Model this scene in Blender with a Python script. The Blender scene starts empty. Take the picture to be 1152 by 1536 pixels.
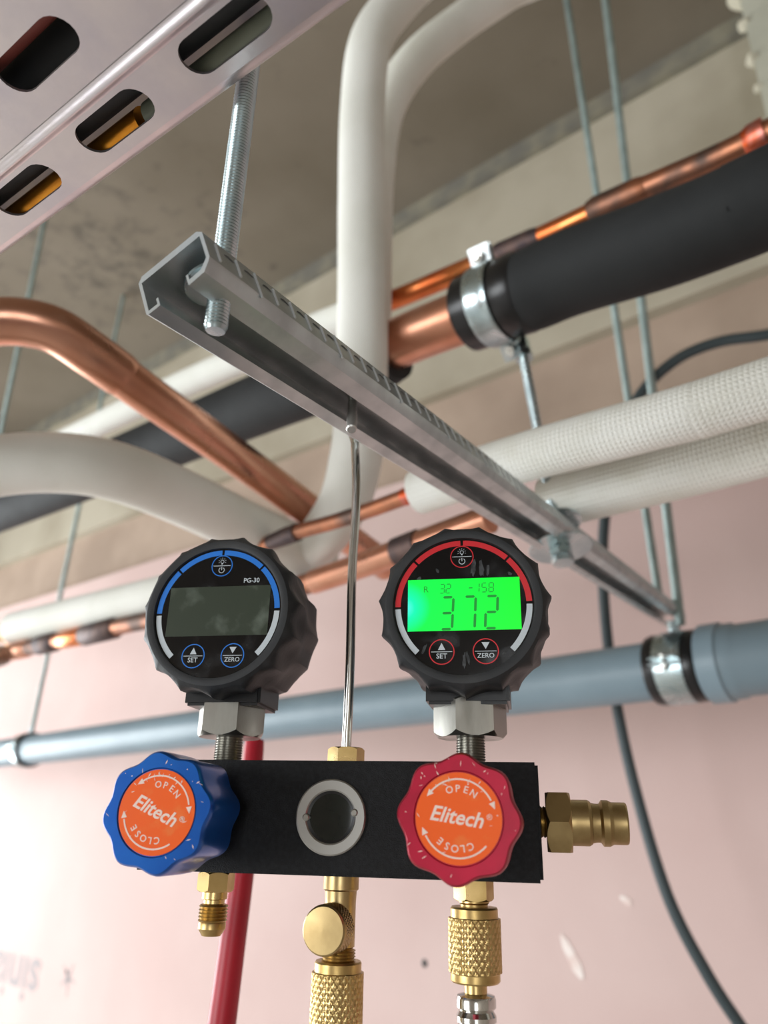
import bpy, bmesh, math, random
from mathutils import Vector, Matrix
random.seed(4)
S = bpy.context.scene
COL = S.collection

# ------------------------------------------------------------------ camera
EYE = Vector((0, 0, 1.6))                 # the phone is held 1.6 m above the floor
FPX = 1154.0                              # focal length for a 1152 x 1536 frame
PITCH = math.radians(22.336); ROLL = math.radians(1.306)
r0 = Vector((1, 0, 0)); u0 = Vector((0, -math.sin(PITCH), math.cos(PITCH)))
FWD = Vector((0, math.cos(PITCH), math.sin(PITCH)))
RGT = math.cos(ROLL)*r0 + math.sin(ROLL)*u0
UPV = -math.sin(ROLL)*r0 + math.cos(ROLL)*u0
cd = bpy.data.cameras.new('camera'); cam = bpy.data.objects.new('camera', cd); COL.objects.link(cam)
cam.matrix_world = Matrix(((RGT.x, UPV.x, -FWD.x, EYE.x), (RGT.y, UPV.y, -FWD.y, EYE.y), (RGT.z, UPV.z, -FWD.z, EYE.z), (0, 0, 0, 1)))
cd.sensor_fit = 'VERTICAL'; cd.sensor_height = 36; cd.sensor_width = 27
cd.lens = FPX/1536*36; cd.clip_start = .01; cd.clip_end = 100
cd.dof.use_dof = True; cd.dof.focus_distance = .292; cd.dof.aperture_fstop = 9.0
S.camera = cam

# ------------------------------------------------------------------ world, light, exposure
S.view_settings.view_transform = 'Standard'; S.view_settings.look = 'None'
S.view_settings.gamma = 1; S.view_settings.use_curve_mapping = False
S.view_settings.exposure = 0.12
w = bpy.data.worlds.new('overcast_sky'); S.world = w; w.use_nodes = True
bgn = w.node_tree.nodes['Background']; bgn.inputs[0].default_value = (.86, .93, 1, 1); bgn.inputs[1].default_value = 1.0

# room frame: AX runs along the pink wall to the right, NW points into the wall
AX = Vector((.767, -.642, 0)).normalized(); NW = Vector((.642, .767, 0)).normalized(); ZZ = Vector((0, 0, 1))
WALL = 1.34; CEIL = 1.61; FLOOR = -1.6
def room(s, n, z): return EYE + AX*s + NW*n + ZZ*z

def window_light(name, s, n, z, facing, wid, hei, power, color):
    l = bpy.data.lights.new(name, 'AREA'); l.shape = 'RECTANGLE'; l.size = wid; l.size_y = hei; l.energy = power; l.color = color
    o = bpy.data.objects.new(name, l); COL.objects.link(o); o.location = room(s, n, z)
    o.rotation_euler = facing.to_track_quat('-Z', 'Y').to_euler(); return o
window_light('unseen_window_light', -3.78, -.3, -.15, AX, 2.5, 1.7, 122, (.94, .98, 1))
window_light('unseen_window_light', -1.9, -3.58, -.1, NW, 2.2, 1.8, 105, (.95, .98, 1))
window_light('unseen_window_light', 2.45, -3.58, -.1, NW, 1.3, 1.8, 42, (.95, .98, 1))  # added window out of view, gives more light from behind right

# ------------------------------------------------------------------ helpers
def P(x, y, d):                            # a point d metres deep along the viewing axis, used to survey the place
    return EYE + ((x-576)/FPX*RGT - (y-768)/FPX*UPV + FWD)*d
def on_wall(x, y, c=WALL):
    r = P(x, y, 1)-EYE; return EYE + r*(c/r.dot(NW))
def at_height(x, y, h):
    r = P(x, y, 1)-EYE; return EYE + r*(h/r.z)
def lin(c):
    if isinstance(c, str): c = [int(c[i:i+2], 16)/255 for i in (0, 2, 4)]
    return tuple((v/12.92 if v <= .04045 else ((v+.055)/1.055)**2.4) for v in c)+(1,)

def mat(name, color, rough=.5, metal=0., color2=None, scale=20, bump=0., bscale=200, rough2=None, emit=None, estr=0, coat=0, mix=(.4, .65), detail=4, spec=.5, trans=0, wave=None, stretch=None):
    m = bpy.data.materials.new(name); m.use_nodes = True; nt = m.node_tree; b = nt.nodes['Principled BSDF']
    b.inputs['Base Color'].default_value = lin(color); b.inputs['Roughness'].default_value = rough; b.inputs['Metallic'].default_value = metal
    b.inputs['Specular IOR Level'].default_value = spec
    if coat: b.inputs['Coat Weight'].default_value = coat; b.inputs['Coat Roughness'].default_value = .08
    if trans: b.inputs['Transmission Weight'].default_value = trans
    tc = nt.nodes.new('ShaderNodeTexCoord'); src = tc.outputs['Object']
    if stretch:
        mp = nt.nodes.new('ShaderNodeMapping'); mp.inputs['Scale'].default_value = stretch; nt.links.new(src, mp.inputs[0]); src = mp.outputs[0]
    if color2:
        n = nt.nodes.new('ShaderNodeTexNoise'); n.inputs['Scale'].default_value = scale; n.inputs['Detail'].default_value = detail; nt.links.new(src, n.inputs['Vector'])
        mr = nt.nodes.new('ShaderNodeMapRange'); mr.inputs[1].default_value = mix[0]; mr.inputs[2].default_value = mix[1]; nt.links.new(n.outputs[0], mr.inputs[0])
        mx = nt.nodes.new('ShaderNodeMix'); mx.data_type = 'RGBA'; mx.inputs[6].default_value = lin(color); mx.inputs[7].default_value = lin(color2)
        nt.links.new(mr.outputs[0], mx.inputs[0]); nt.links.new(mx.outputs[2], b.inputs['Base Color'])
        if rough2 is not None:
            m2 = nt.nodes.new('ShaderNodeMapRange'); m2.inputs[3].default_value = rough; m2.inputs[4].default_value = rough2
            nt.links.new(mr.outputs[0], m2.inputs[0]); nt.links.new(m2.outputs[0], b.inputs['Roughness'])
    if bump:
        n = nt.nodes.new('ShaderNodeTexNoise'); n.inputs['Scale'].default_value = bscale; n.inputs['Detail'].default_value = 3; nt.links.new(src, n.inputs['Vector'])
        bp = nt.nodes.new('ShaderNodeBump'); bp.inputs['Strength'].default_value = bump; bp.inputs['Distance'].default_value = .001
        nt.links.new(n.outputs[0], bp.inputs['Height']); nt.links.new(bp.outputs[0], b.inputs['Normal'])
    if wave:                                 # wave = (around, along, strength): embossed net on a sleeve, from its UVs
        uv = nt.nodes.new('ShaderNodeSeparateXYZ'); nt.links.new(tc.outputs['UV'], uv.inputs[0])
        outs = []
        for i, k in ((0, wave[0]), (1, wave[1])):
            mu = nt.nodes.new('ShaderNodeMath'); mu.operation = 'MULTIPLY'; mu.inputs[1].default_value = k*2*math.pi; nt.links.new(uv.outputs[i], mu.inputs[0])
            sn = nt.nodes.new('ShaderNodeMath'); sn.operation = 'SINE'; nt.links.new(mu.outputs[0], sn.inputs[0]); outs.append(sn)
        mx_ = nt.nodes.new('ShaderNodeMath'); mx_.operation = 'MINIMUM'; nt.links.new(outs[0].outputs[0], mx_.inputs[0]); nt.links.new(outs[1].outputs[0], mx_.inputs[1])
        bp = nt.nodes.new('ShaderNodeBump'); bp.inputs['Strength'].default_value = wave[2]; bp.inputs['Distance'].default_value = .001
        nt.links.new(mx_.outputs[0], bp.inputs['Height']); nt.links.new(bp.outputs[0], b.inputs['Normal'])
    if emit: b.inputs['Emission Color'].default_value = lin(emit); b.inputs['Emission Strength'].default_value = estr
    return m

class G:                                   # a growing mesh
    def __init__(s): s.v = []; s.f = []; s.uv = {}
    def add(s, vs, fs, M=None):
        b = len(s.v); s.v += [(M @ Vector(v)) if M else Vector(v) for v in vs]; s.f += [tuple(b+i for i in f) for f in fs]; return s
    def box(s, c, d, M=None, ch=0.):
        cx, cy, cz = c; dx, dy, dz = (k/2 for k in d)
        if not ch:
            vs = [(cx+i*dx, cy+j*dy, cz+k*dz) for i in (-1, 1) for j in (-1, 1) for k in (-1, 1)]
            return s.add(vs, [(0, 1, 3, 2), (4, 6, 7, 5), (0, 4, 5, 1), (2, 3, 7, 6), (0, 2, 6, 4), (1, 5, 7, 3)], M)
        bm = bmesh.new(); bmesh.ops.create_cube(bm, size=1)
        for v in bm.verts: v.co = Vector((cx+v.co.x*2*dx, cy+v.co.y*2*dy, cz+v.co.z*2*dz))
        bmesh.ops.bevel(bm, geom=bm.edges[:], offset=ch, segments=2, affect='EDGES')
        bm.verts.index_update(); vs = [v.co.copy() for v in bm.verts]; fs = [[v.index for v in f.verts] for f in bm.faces]; bm.free()
        return s.add(vs, fs, M)
    def lathe(s, prof, seg=48, M=None, rf=None):   # prof: (r, z); rf(r, theta, z, i) may reshape
        vs = []; fs = []; n = len(prof)
        for i, (r, z) in enumerate(prof):
            for k in range(seg):
                t = 2*math.pi*k/seg; rr = rf(r, t, z, i) if rf else r
                vs.append((rr*math.cos(t), rr*math.sin(t), z))
        for i in range(n-1):
            for k in range(seg):
                a = i*seg+k; b = i*seg+(k+1) % seg; fs.append((a, b, b+seg, a+seg))
        if prof[0][0] > 1e-7: fs.append(tuple(reversed(range(seg))))
        if prof[-1][0] > 1e-7: fs.append(tuple((n-1)*seg+k for k in range(seg)))
        return s.add(vs, fs, M)
    def ring(s, prof, seg=48, M=None, rf=None):    # closed section, no caps
        vs = []; fs = []; n = len(prof)
        for i, (r, z) in enumerate(prof):
            for k in range(seg):
                t = 2*math.pi*k/seg; rr = rf(r, t, z, i) if rf else r
                vs.append((rr*math.cos(t), rr*math.sin(t), z))
        for i in range(n):
            j = (i+1) % n
            for k in range(seg):
                k2 = (k+1) % seg; fs.append((i*seg+k, i*seg+k2, j*seg+k2, j*seg+k))
        return s.add(vs, fs, M)
    def hexa(s, af, z0, z1, M=None, rot=0, ch=.12, hole=0):   # hexagon across flats, chamfered corners
        seg = 48; R = af/2; c = R*1.1547; M = (M or Matrix.Identity(4)) @ Matrix.Rotation(rot, 4, 'Z'); sg = 1 if z1 > z0 else -1
        def hx(t): return R/math.cos(t % (math.pi/3)-math.pi/6)
        def rf(r, t, z, i):                    # chamfer cuts only the corners, in a curve
            return min(r, hx(t)) if i in (0, 3) else hx(t)
        vs = []; fs = []
        for i in range(4):
            for k in range(seg):
                t = 2*math.pi*k/seg; r = rf(R*1.01, t, 0, i); e = (hx(t)-R)/(c-R)*ch*R
                z = (z0, z0+sg*(e+1e-5), z1-sg*(e+1e-5), z1)[i]; vs.append((r*math.cos(t), r*math.sin(t), z))
        for i in range(3):
            for k in range(seg):
                a = i*seg+k; b = i*seg+(k+1) % seg; fs.append((a, b, b+seg, a+seg))
        fs += [tuple(reversed(range(seg))), tuple(3*seg+k for k in range(seg))]
        return s.add(vs, fs, M)
    def tube(s, pts, rad, seg=24, sub=8, caps=True, rounded=False):
        path = smooth_path(pts, rad, sub); vs = []; fs = []; n = len(path)
        T = [(path[min(i+1, n-1)][0]-path[max(i-1, 0)][0]).normalized() for i in range(n)]
        U = T[0].orthogonal().normalized(); L = 0; base = len(s.v); rows = []
        for i, (p, r) in enumerate(path):
            U = (U-T[i]*U.dot(T[i])).normalized(); V = T[i].cross(U)
            if i: L += (p-path[i-1][0]).length
            rows.append(L)
            for k in range(seg):
                t = 2*math.pi*k/seg; vs.append(p+(U*math.cos(t)+V*math.sin(t))*r)
        for i in range(n-1):
            for k in range(seg):
                a = i*seg+k; b = i*seg+(k+1) % seg; fs.append((a, b, b+seg, a+seg))
                s.uv[len(s.f)+len(fs)-1] = ((k/seg, rows[i]), ((k+1)/seg, rows[i]), ((k+1)/seg, rows[i+1]), (k/seg, rows[i+1]))
        if caps: fs.append(tuple(reversed(range(seg)))); fs.append(tuple((n-1)*seg+k for k in range(seg)))
        return s.add(vs, fs)
    def prism(s, poly, z0, z1, M=None):
        n = len(poly); vs = [(x, y, z0) for x, y in poly]+[(x, y, z1) for x, y in poly]
        return s.add(vs, [tuple(reversed(range(n))), tuple(range(n, 2*n))]+[(i, (i+1) % n, n+(i+1) % n, n+i) for i in range(n)], M)

def smooth_path(pts, rad, sub):
    n = len(pts); rr = rad if isinstance(rad, (list, tuple)) else [rad]*n
    if n == 2 or sub <= 1: return [(Vector(p), r) for p, r in zip(pts, rr)]
    out = []
    for i in range(n-1):
        p0 = pts[i-1] if i else pts[0]*2-pts[1]; p1, p2 = pts[i], pts[i+1]; p3 = pts[i+2] if i+2 < n else pts[-1]*2-pts[-2]
        for k in range(sub):
            t = k/sub; q = .5*((2*p1)+(p2-p0)*t+(2*p0-5*p1+4*p2-p3)*t*t+(3*p1-p0-3*p2+p3)*t**3)
            out.append((q, rr[i]+(rr[i+1]-rr[i])*t))
    out.append((pts[-1], rr[-1])); return out

def obj(name, g, m, parent=None, sharp=35, label=None, local=True):
    if parent is None or not local:
        c = sum(g.v, Vector())/len(g.v) if parent is None else Vector()
    else: c = Vector()
    me = bpy.data.meshes.new(name); me.from_pydata([tuple(v-c) for v in g.v], [], g.f); me.materials.append(m)
    if g.uv:
        ul = me.uv_layers.new(name='UVMap')
        for fi, cs in g.uv.items():
            for li, co in zip(me.polygons[fi].loop_indices, cs): ul.data[li].uv = co
    me.validate(); me.update()
    bm = bmesh.new(); bm.from_mesh(me); bmesh.ops.recalc_face_normals(bm, faces=bm.faces); bm.to_mesh(me); bm.free()
    me.shade_smooth(); me.set_sharp_from_angle(angle=math.radians(sharp))
    o = bpy.data.objects.new(name, me); COL.objects.link(o)
    if parent is None: o.location = c
    else: o.parent = parent
    if label: o['label'] = label
    return o
def thing(name, label, cat, loc, M=None, group=None):
    o = bpy.data.objects.new(name, None); COL.objects.link(o); o.empty_display_size = .02
    if M is not None: o.matrix_world = M
    else: o.location = loc
    return tag(o, label, cat, group)
def tag(o, label, cat, group=None):
    o['label'] = label; o['category'] = cat
    if group: o['group'] = group
    return o
def struct(o): o['kind'] = 'structure'; return o
def shift(g, c):
    g.v = [v-c for v in g.v]; return g
def frame(o, x, y, z): return Matrix(((x.x, y.x, z.x, o.x), (x.y, y.y, z.y, o.y), (x.z, y.z, z.z, o.z), (0, 0, 0, 1)))
def along(o, d, ref=None):                 # frame at o whose Z runs along d
    z = d.normalized(); x = (ref or z.orthogonal()); x = (x-z*x.dot(z)).normalized(); return frame(o, x, z.cross(x), z)

_texts = {}
def glyph_mesh(body, size, bold=0., shear=0., depth=.00006):
    c = bpy.data.curves.new('t', 'FONT'); c.body = body; c.size = size; c.offset = bold; c.shear = shear; c.extrude = depth; c.align_x = 'CENTER'; c.align_y = 'CENTER'; c.resolution_u = 3
    o = bpy.data.objects.new('t', c); COL.objects.link(o); dg = bpy.context.evaluated_depsgraph_get()
    me = bpy.data.meshes.new_from_object(o.evaluated_get(dg)); vs = [v.co.copy() for v in me.vertices]; fs = [tuple(p.vertices) for p in me.polygons]
    bpy.data.objects.remove(o); bpy.data.curves.remove(c); bpy.data.meshes.remove(me); return vs, fs
def text(g, body, size, M, **k):
    vs, fs = glyph_mesh(body, size, **k); g.add(vs, fs, M)
def arc_text(g, body, size, R, mid, step, M, inward=False, **k):
    n = len(body)
    for i, ch in enumerate(body):
        if inward: a = mid+(i-(n-1)/2)*step; rot = a+math.pi/2
        else: a = mid-(i-(n-1)/2)*step; rot = a-math.pi/2
        text(g, ch, size, M @ Matrix.Translation((R*math.cos(a), R*math.sin(a), 0)) @ Matrix.Rotation(rot, 4, 'Z'), **k)
def arc_band(g, r0_, r1_, a0, a1, z0, z1, M, n=24):
    vs = []; fs = []
    for i in range(n+1):
        a = a0+(a1-a0)*i/n; c, s_ = math.cos(a), math.sin(a)
        vs += [(r0_*c, r0_*s_, z0), (r1_*c, r1_*s_, z0), (r1_*c, r1_*s_, z1), (r0_*c, r0_*s_, z1)]
    for i in range(n):
        b = i*4
        for k in range(4): fs.append((b+k, b+(k+1) % 4, b+4+(k+1) % 4, b+4+k))
    fs += [(3, 2, 1, 0), tuple(n*4+k for k in range(4))]; g.add(vs, fs, M)
FRONT = Matrix.Rotation(math.radians(90), 4, 'X')      # XY drawing -> stands up facing -Y
def face_at(x, y, z, rot=0): return Matrix.Translation((x, y, z)) @ FRONT @ Matrix.Rotation(rot, 4, 'Z')

# ------------------------------------------------------------------ materials
M = {}
M['pink'] = mat('pink_plasterboard', 'c9aea8', .75, color2='d1b8b2', scale=2.2, bump=.15, bscale=60)
M['plaster'] = mat('dried_joint_plaster', 'f0e6e0', .8, color2='e0c8c0', scale=30)
M['concrete_face'] = mat('pale_concrete', 'aea694', .85, color2='9a917e', scale=3, bump=.4, bscale=40)
M['concrete_band'] = mat('rosy_bare_concrete', 'ab9786', .85, color2='978474', scale=3.5, bump=.4, bscale=40)
M['joint'] = mat('dark_mortar_joint', '6e6b62', .9, color2='85806f', scale=14, bump=.5, bscale=60)
M['floor'] = mat('dusty_screed', 'c2bfba', .85, color2='aeaaa4', scale=2)
M['far_wall'] = mat('pale_block_wall', 'b8aea2', .85, color2='a79d92', scale=2)
M['board'] = mat('pale_grey_board', 'c3c3b2', .8, color2='b2b2a2', scale=6)
M['foam'] = mat('cured_foam', 'c9c4b0', .9, bump=.8, bscale=80)
M['frame'] = mat('white_window_frame', 'e8e8e6', .4)
M['black_ano'] = mat('black_anodised_aluminium', '0b0b0c', .42, .2, bump=.3, bscale=2200, color2='161719', scale=700, spec=.25)
M['rubber'] = mat('black_gauge_rubber', '26282a', .55, color2='3d3e3e', scale=35, bump=.12, bscale=500, mix=(.5, .85), spec=.45)
M['black_plastic'] = mat('black_plastic', '131314', .35)
M['face'] = mat('glossy_black_faceplate', '0b0c0e', .14, color2='1a1b1d', scale=90, rough2=.4, mix=(.55, .8))
M['blue_ano'] = mat('blue_anodised_metal', '0a58b4', .3, .55, color2='1263bd', scale=60, coat=.3)
M['red_ano'] = mat('red_anodised_metal', 'b00a32', .38, .45, color2='98092a', scale=60)
M['orange'] = mat('orange_printed_sticker', 'fb6412', .42, color2='f6803a', scale=110, mix=(.6, .78), spec=.3)
M['print'] = mat('white_print', 'f6ddd0', .5)
M['grey_print'] = mat('pale_grey_print', 'c4cdd2', .45)
M['blue_print'] = mat('blue_print', '1f78d8', .4)
M['red_print'] = mat('red_print', 'd0202a', .4)
M['lcd_off'] = mat('unlit_display', '363f33', .3, color2='6a7468', scale=75, mix=(.56, .85), rough2=.5, detail=8, stretch=(1, 1, 1.6))
M['lcd_dark'] = mat('dark_green_segments', '0a8a2c', .4, emit='0a9a30', estr=.25)
M['steel'] = mat('brushed_nickel_steel', 'a8a69f', .3, 1, color2='8c8a82', scale=90, rough2=.42, stretch=(1, 1, .3))
M['chrome'] = mat('chromed_steel', 'd5d5d0', .16, 1)
M['ring'] = mat('satin_steel_ring', 'b2b1ac', .34, 1)
M['brass'] = mat('machined_brass', 'd0b47c', .27, 1, color2='b89a60', scale=70, rough2=.42)
M['brass_worn'] = mat('tarnished_brass', 'c0a878', .32, 1, color2='a38a5e', scale=60, rough2=.5)
M['zinc'] = mat('zinc_plated_steel', 'bccacc', .24, 1, color2='a8b9bd', scale=50, rough2=.36)
M['zinc_dull'] = mat('weathered_zinc_rod', 'a5b6b4', .4, .85, color2='94a5a3', scale=30)
M['galv'] = mat('galvanised_channel_steel', 'c6cccc', .34, .9, color2='b4babb', scale=55, rough2=.5, detail=6)
M['tray'] = mat('galvanised_tray_steel', 'd2cbcb', .3, .9, color2='c2bcc1', scale=26, rough2=.42, detail=6, bump=.05, bscale=300)
M['film_glare'] = mat('painted_film_glare', '3e4143', .45, color2='15171a', scale=420, mix=(.4, .6), detail=6)
M['tick'] = mat('bright_ruler_tick', 'd2d6d6', .45, .35)
M['amber'] = mat('amber_brass_pipe', 'e09a34', .3, .9, color2='b8701c', scale=30)
M['tip'] = mat('crimped_hook_tip', 'cdcbc6', .4, .7)
M['stamp'] = mat('dark_stamped_mark', '6c7071', .6, .6)
M['copper'] = mat('bright_copper', 'd59f86', .26, 1, color2='c58a6e', scale=16, rough2=.4, stretch=(1, 1, 1))
M['copper_or'] = mat('heated_orange_copper', 'e29058', .27, 1, color2='c8683a', scale=22, rough2=.4)
M['copper_burnt'] = mat('flame_tarnished_copper', 'bd7f60', .38, 1, color2='6a5850', scale=24, rough2=.55)
M['copper_black'] = mat('scorched_copper_coupling', '4a4042', .55, .7, color2='6a5650', scale=60)
M['solder'] = mat('iridescent_brazed_joint', 'c98478', .42, 1, color2='d05a2a', scale=90)
M['white_foam'] = mat('white_insulation_foam', 'eeefe8', .7, color2='e6e7de', scale=12, bump=.3, bscale=160, spec=.25)
M['white_net'] = mat('white_embossed_insulation', 'f4f5ee', .65, wave=(34, 300, .45), color2='ecece2', scale=30, spec=.25)
M['black_foam'] = mat('black_elastomer_insulation', '2b2d2e', .7, color2='232526', scale=14, bump=1.0, bscale=26, spec=.3)
M['black_shiny'] = mat('black_insulation_tape', '121213', .3, color2='1c1c1e', scale=30)
M['pvc'] = mat('grey_pvc_pipe', '7f929c', .42, color2='778a94', scale=9)
M['cable'] = mat('dark_cable_sheath', '384447', .55)
M['red_hose'] = mat('red_rubber_hose', 'b8182c', .42, color2='a51226', scale=30)
M['ink'] = mat('grey_board_ink', 'a39b9b', .8)
M['dark_dot'] = mat('dark_screw_head', '4c4644', .6)
M['green_tape'] = mat('grey_green_pipe_wrap', '6f7363', .7, color2='5e6253', scale=40)
M['red_brown'] = mat('red_brown_conduit', '7a3a30', .6)
M['glass'] = mat('dark_sight_window', '1a1f1c', .12, color2='262c28', scale=60)
# ceiling: board-marked slab with mould blotches
def ceiling_mat():
    m = mat('stained_ceiling_concrete', '776e60', .9, color2='675e4f', scale=1.8, bump=.5, bscale=30, detail=8)
    nt = m.node_tree; b = nt.nodes['Principled BSDF']; src = b.inputs['Base Color'].links[0].from_socket
    tc = nt.nodes.new('ShaderNodeTexCoord'); n = nt.nodes.new('ShaderNodeTexNoise'); n.inputs['Scale'].default_value = 13; n.inputs['Detail'].default_value = 6; n.inputs['Roughness'].default_value = .6
    nt.links.new(tc.outputs['Object'], n.inputs['Vector'])
    geo = nt.nodes.new('ShaderNodeNewGeometry'); vm = nt.nodes.new('ShaderNodeVectorMath'); vm.operation = 'DISTANCE'
    c = at_height(190, 400, CEIL); vm.inputs[1].default_value = c
    nt.links.new(geo.outputs['Position'], vm.inputs[0])
    mr = nt.nodes.new('ShaderNodeMapRange'); mr.inputs[1].default_value = .05; mr.inputs[2].default_value = .62; mr.inputs[3].default_value = .13; mr.inputs[4].default_value = -.08
    nt.links.new(vm.outputs['Value'], mr.inputs[0])
    ad = nt.nodes.new('ShaderNodeMath'); nt.links.new(n.outputs[0], ad.inputs[0]); nt.links.new(mr.outputs[0], ad.inputs[1])
    m2 = nt.nodes.new('ShaderNodeMapRange'); m2.inputs[1].default_value = .56; m2.inputs[2].default_value = .72; m2.inputs[4].default_value = .55; nt.links.new(ad.outputs[0], m2.inputs[0])
    mx = nt.nodes.new('ShaderNodeMix'); mx.data_type = 'RGBA'; mx.inputs[7].default_value = lin('3f3b34'); nt.links.new(m2.outputs[0], mx.inputs[0]); nt.links.new(src, mx.inputs[6])
    nt.links.new(mx.outputs[2], b.inputs['Base Color']); return m
M['ceiling'] = ceiling_mat()
# lit display: green backlight, bluish where its lamp sits at the left edge
def lit_mat():
    m = bpy.data.materials.new('green_backlit_display'); m.use_nodes = True; nt = m.node_tree; b = nt.nodes['Principled BSDF']
    b.inputs['Base Color'].default_value = (0, .12, .02, 1); b.inputs['Roughness'].default_value = .3
    tc = nt.nodes.new('ShaderNodeTexCoord'); vm = nt.nodes.new('ShaderNodeVectorMath'); vm.operation = 'DISTANCE'; vm.inputs[1].default_value = (-.0235, -.001, 0)
    nt.links.new(tc.outputs['Object'], vm.inputs[0])
    cr = nt.nodes.new('ShaderNodeValToRGB'); mr = nt.nodes.new('ShaderNodeMapRange'); mr.inputs[2].default_value = .045
    nt.links.new(vm.outputs['Value'], mr.inputs[0]); nt.links.new(mr.outputs[0], cr.inputs[0])
    e = cr.color_ramp.elements; e[0].position = .02; e[0].color = (.1, 1, .85, 1); e[1].position = 1; e[1].color = (0, .82, .015, 1)
    x = e.new(.1); x.color = (0, 1, .45, 1); x = e.new(.24); x.color = (0, .93, .06, 1)
    nt.links.new(cr.outputs[0], b.inputs['Emission Color']); b.inputs['Emission Strength'].default_value = 1.0; return m
M['lcd_on'] = lit_mat()

# ------------------------------------------------------------------ room shell
def slab(name, s0, s1, n0, n1, z0, z1, m, ch=0):
    g = G(); vs = [tuple(room(s, n, z)) for s in (s0, s1) for n in (n0, n1) for z in (z0, z1)]
    g.add(vs, [(0, 1, 3, 2), (4, 6, 7, 5), (0, 4, 5, 1), (2, 3, 7, 6), (0, 2, 6, 4), (1, 5, 7, 3)])
    o = obj(name, g, m); return o
def rot_slab(name, s0, s1, n0, n1, z0, z1, m, parent=None):      # slab with its own axes so noise runs true
    g = G(); g.box((0, 0, 0), (s1-s0, n1-n0, z1-z0)); c = room((s0+s1)/2, (n0+n1)/2, (z0+z1)/2)
    o = obj(name, g, m); o.matrix_world = frame(c, AX, NW, ZZ)
    if parent: o.parent = parent; o.matrix_parent_inverse = parent.matrix_world.inverted()
    return o
struct(rot_slab('floor', -3.8, 3.2, -3.6, WALL+.2, FLOOR-.1, FLOOR, M['floor']))
struct(rot_slab('ceiling', -3.8, 3.2, -3.6, WALL+.2, CEIL, CEIL+.15, M['ceiling']))
wb = struct(rot_slab('wall_back', -3.8, 3.2, WALL+.02, WALL+.2, FLOOR, .985, M['concrete_band']))
bpy.context.view_layer.update()
PB = .785
edges = [-3.8, -3.05, -.19, 2.2, 3.2]
for a, b in zip(edges[:-1], edges[1:]):
    rot_slab('plasterboard', a+.0006, b-.0006, WALL, WALL+.02, FLOOR, PB, M['pink'], wb)
rot_slab('concrete_beam', -3.8, 3.2, WALL-.012, WALL+.2, .985, CEIL-.0, M['concrete_face'], wb)
struct(rot_slab('trim_1', -3.8, 3.2, WALL-.03, WALL-.012, CEIL-.052, CEIL, M['joint']))
struct(rot_slab('wall_right', 3.2, 3.4, -3.6, WALL+.2, FLOOR, CEIL, M['far_wall']))
def wall_with_hole(name, c, u, n, w0, w1, hw0, hw1, hz0, hz1, m):
    g = G()
    for (a0, a1, b0, b1) in ((w0, hw0, FLOOR, CEIL), (hw1, w1, FLOOR, CEIL), (hw0, hw1, FLOOR, hz0), (hw0, hw1, hz1, CEIL)):
        g.box(((a0+a1)/2, .1, (b0+b1)/2), (a1-a0, .2, b1-b0))
    o = struct(obj(name, shift(g, Vector()), m)); cc = o.location.copy(); o.matrix_world = frame(EYE+c, u, n, ZZ) @ Matrix.Translation(cc); return o
wall_with_hole('wall_left', AX*-3.8, NW, -AX, -3.6, WALL+.2, -1.55, .95, -1.0, .7, M['far_wall'])
wall_with_hole('wall_front', NW*-3.6, -AX, -NW, -1.3, 3.8, .8, 3.0, -1.0, .8, M['far_wall'])
wall_with_hole('wall_front', NW*-3.6, -AX, -NW, -3.2, -1.3, -3.1, -1.8, -1.0, .8, M['far_wall'])
def window_frame(name, c, u, n, a0, a1, z0, z1):
    g = G(); t = .06
    for (x0, x1, y0, y1) in ((a0, a0+t, z0, z1), (a1-t, a1, z0, z1), (a0, a1, z0, z0+t), (a0, a1, z1-t, z1), ((a0+a1)/2-t/2, (a0+a1)/2+t/2, z0, z1)):
        g.box(((x0+x1)/2, .08, (y0+y1)/2), (x1-x0, .05, y1-y0))
    o = obj(name, g, M['frame']); o.matrix_world = frame(EYE+c, u, n, ZZ) @ Matrix.Translation(o.location.copy()); struct(o)
window_frame('window_1', AX*-3.8+AX*.1, NW, -AX, -1.55, .95, -1.0, .7)
window_frame('window_2', NW*-3.6+NW*.1, -AX, -NW, .8, 3.0, -1.0, .8)
window_frame('window_added', NW*-3.6+NW*.1, -AX, -NW, -3.1, -1.8, -1.0, .8)  # frame for the added, unseen window behind right

# things fixed on the plasterboard
def disc_on_wall(name, x, y, r, m):
    p = on_wall(x, y); g = G(); g.lathe([(0, -.002), (r*.6, -.0015), (r, 0), (r, .004)], 16, along(p, NW)); o = obj(name, g, m)
    o.parent = wb; o.matrix_parent_inverse = wb.matrix_world.inverted(); return o
for x, y in ((637, 1445), (100, 1458)): disc_on_wall('screw', x, y, .0075, M['dark_dot'])
def smear(x0, y0, x1, y1, wd):
    a, b = on_wall(x0, y0), on_wall(x1, y1); d = (b-a); L = d.length; d.normalize(); sd = d.cross(NW); g = G(); n = 9
    top = []; bot = []
    for i in range(n):
        t = i/(n-1); h = wd*math.sin(math.pi*min(1, t*.9+.05))**.7*(.8+.4*random.random())
        top.append(a+d*L*t+sd*h); bot.append(a+d*L*t-sd*h)
    ring = top+bot[::-1]; k = len(ring); vs = [p-NW*.0012 for p in ring]+[p+NW*.001 for p in ring]
    g.add(vs, [tuple(range(k)), tuple(reversed(range(k, 2*k)))]+[(i, (i+1) % k, k+(i+1) % k, k+i) for i in range(k)])
    o = obj('plaster_smear', g, M['plaster']); o.parent = wb; o.matrix_parent_inverse = wb.matrix_world.inverted()
smear(842, 1402, 874, 1468, .010); smear(930, 1345, 948, 1356, .006)
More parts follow.
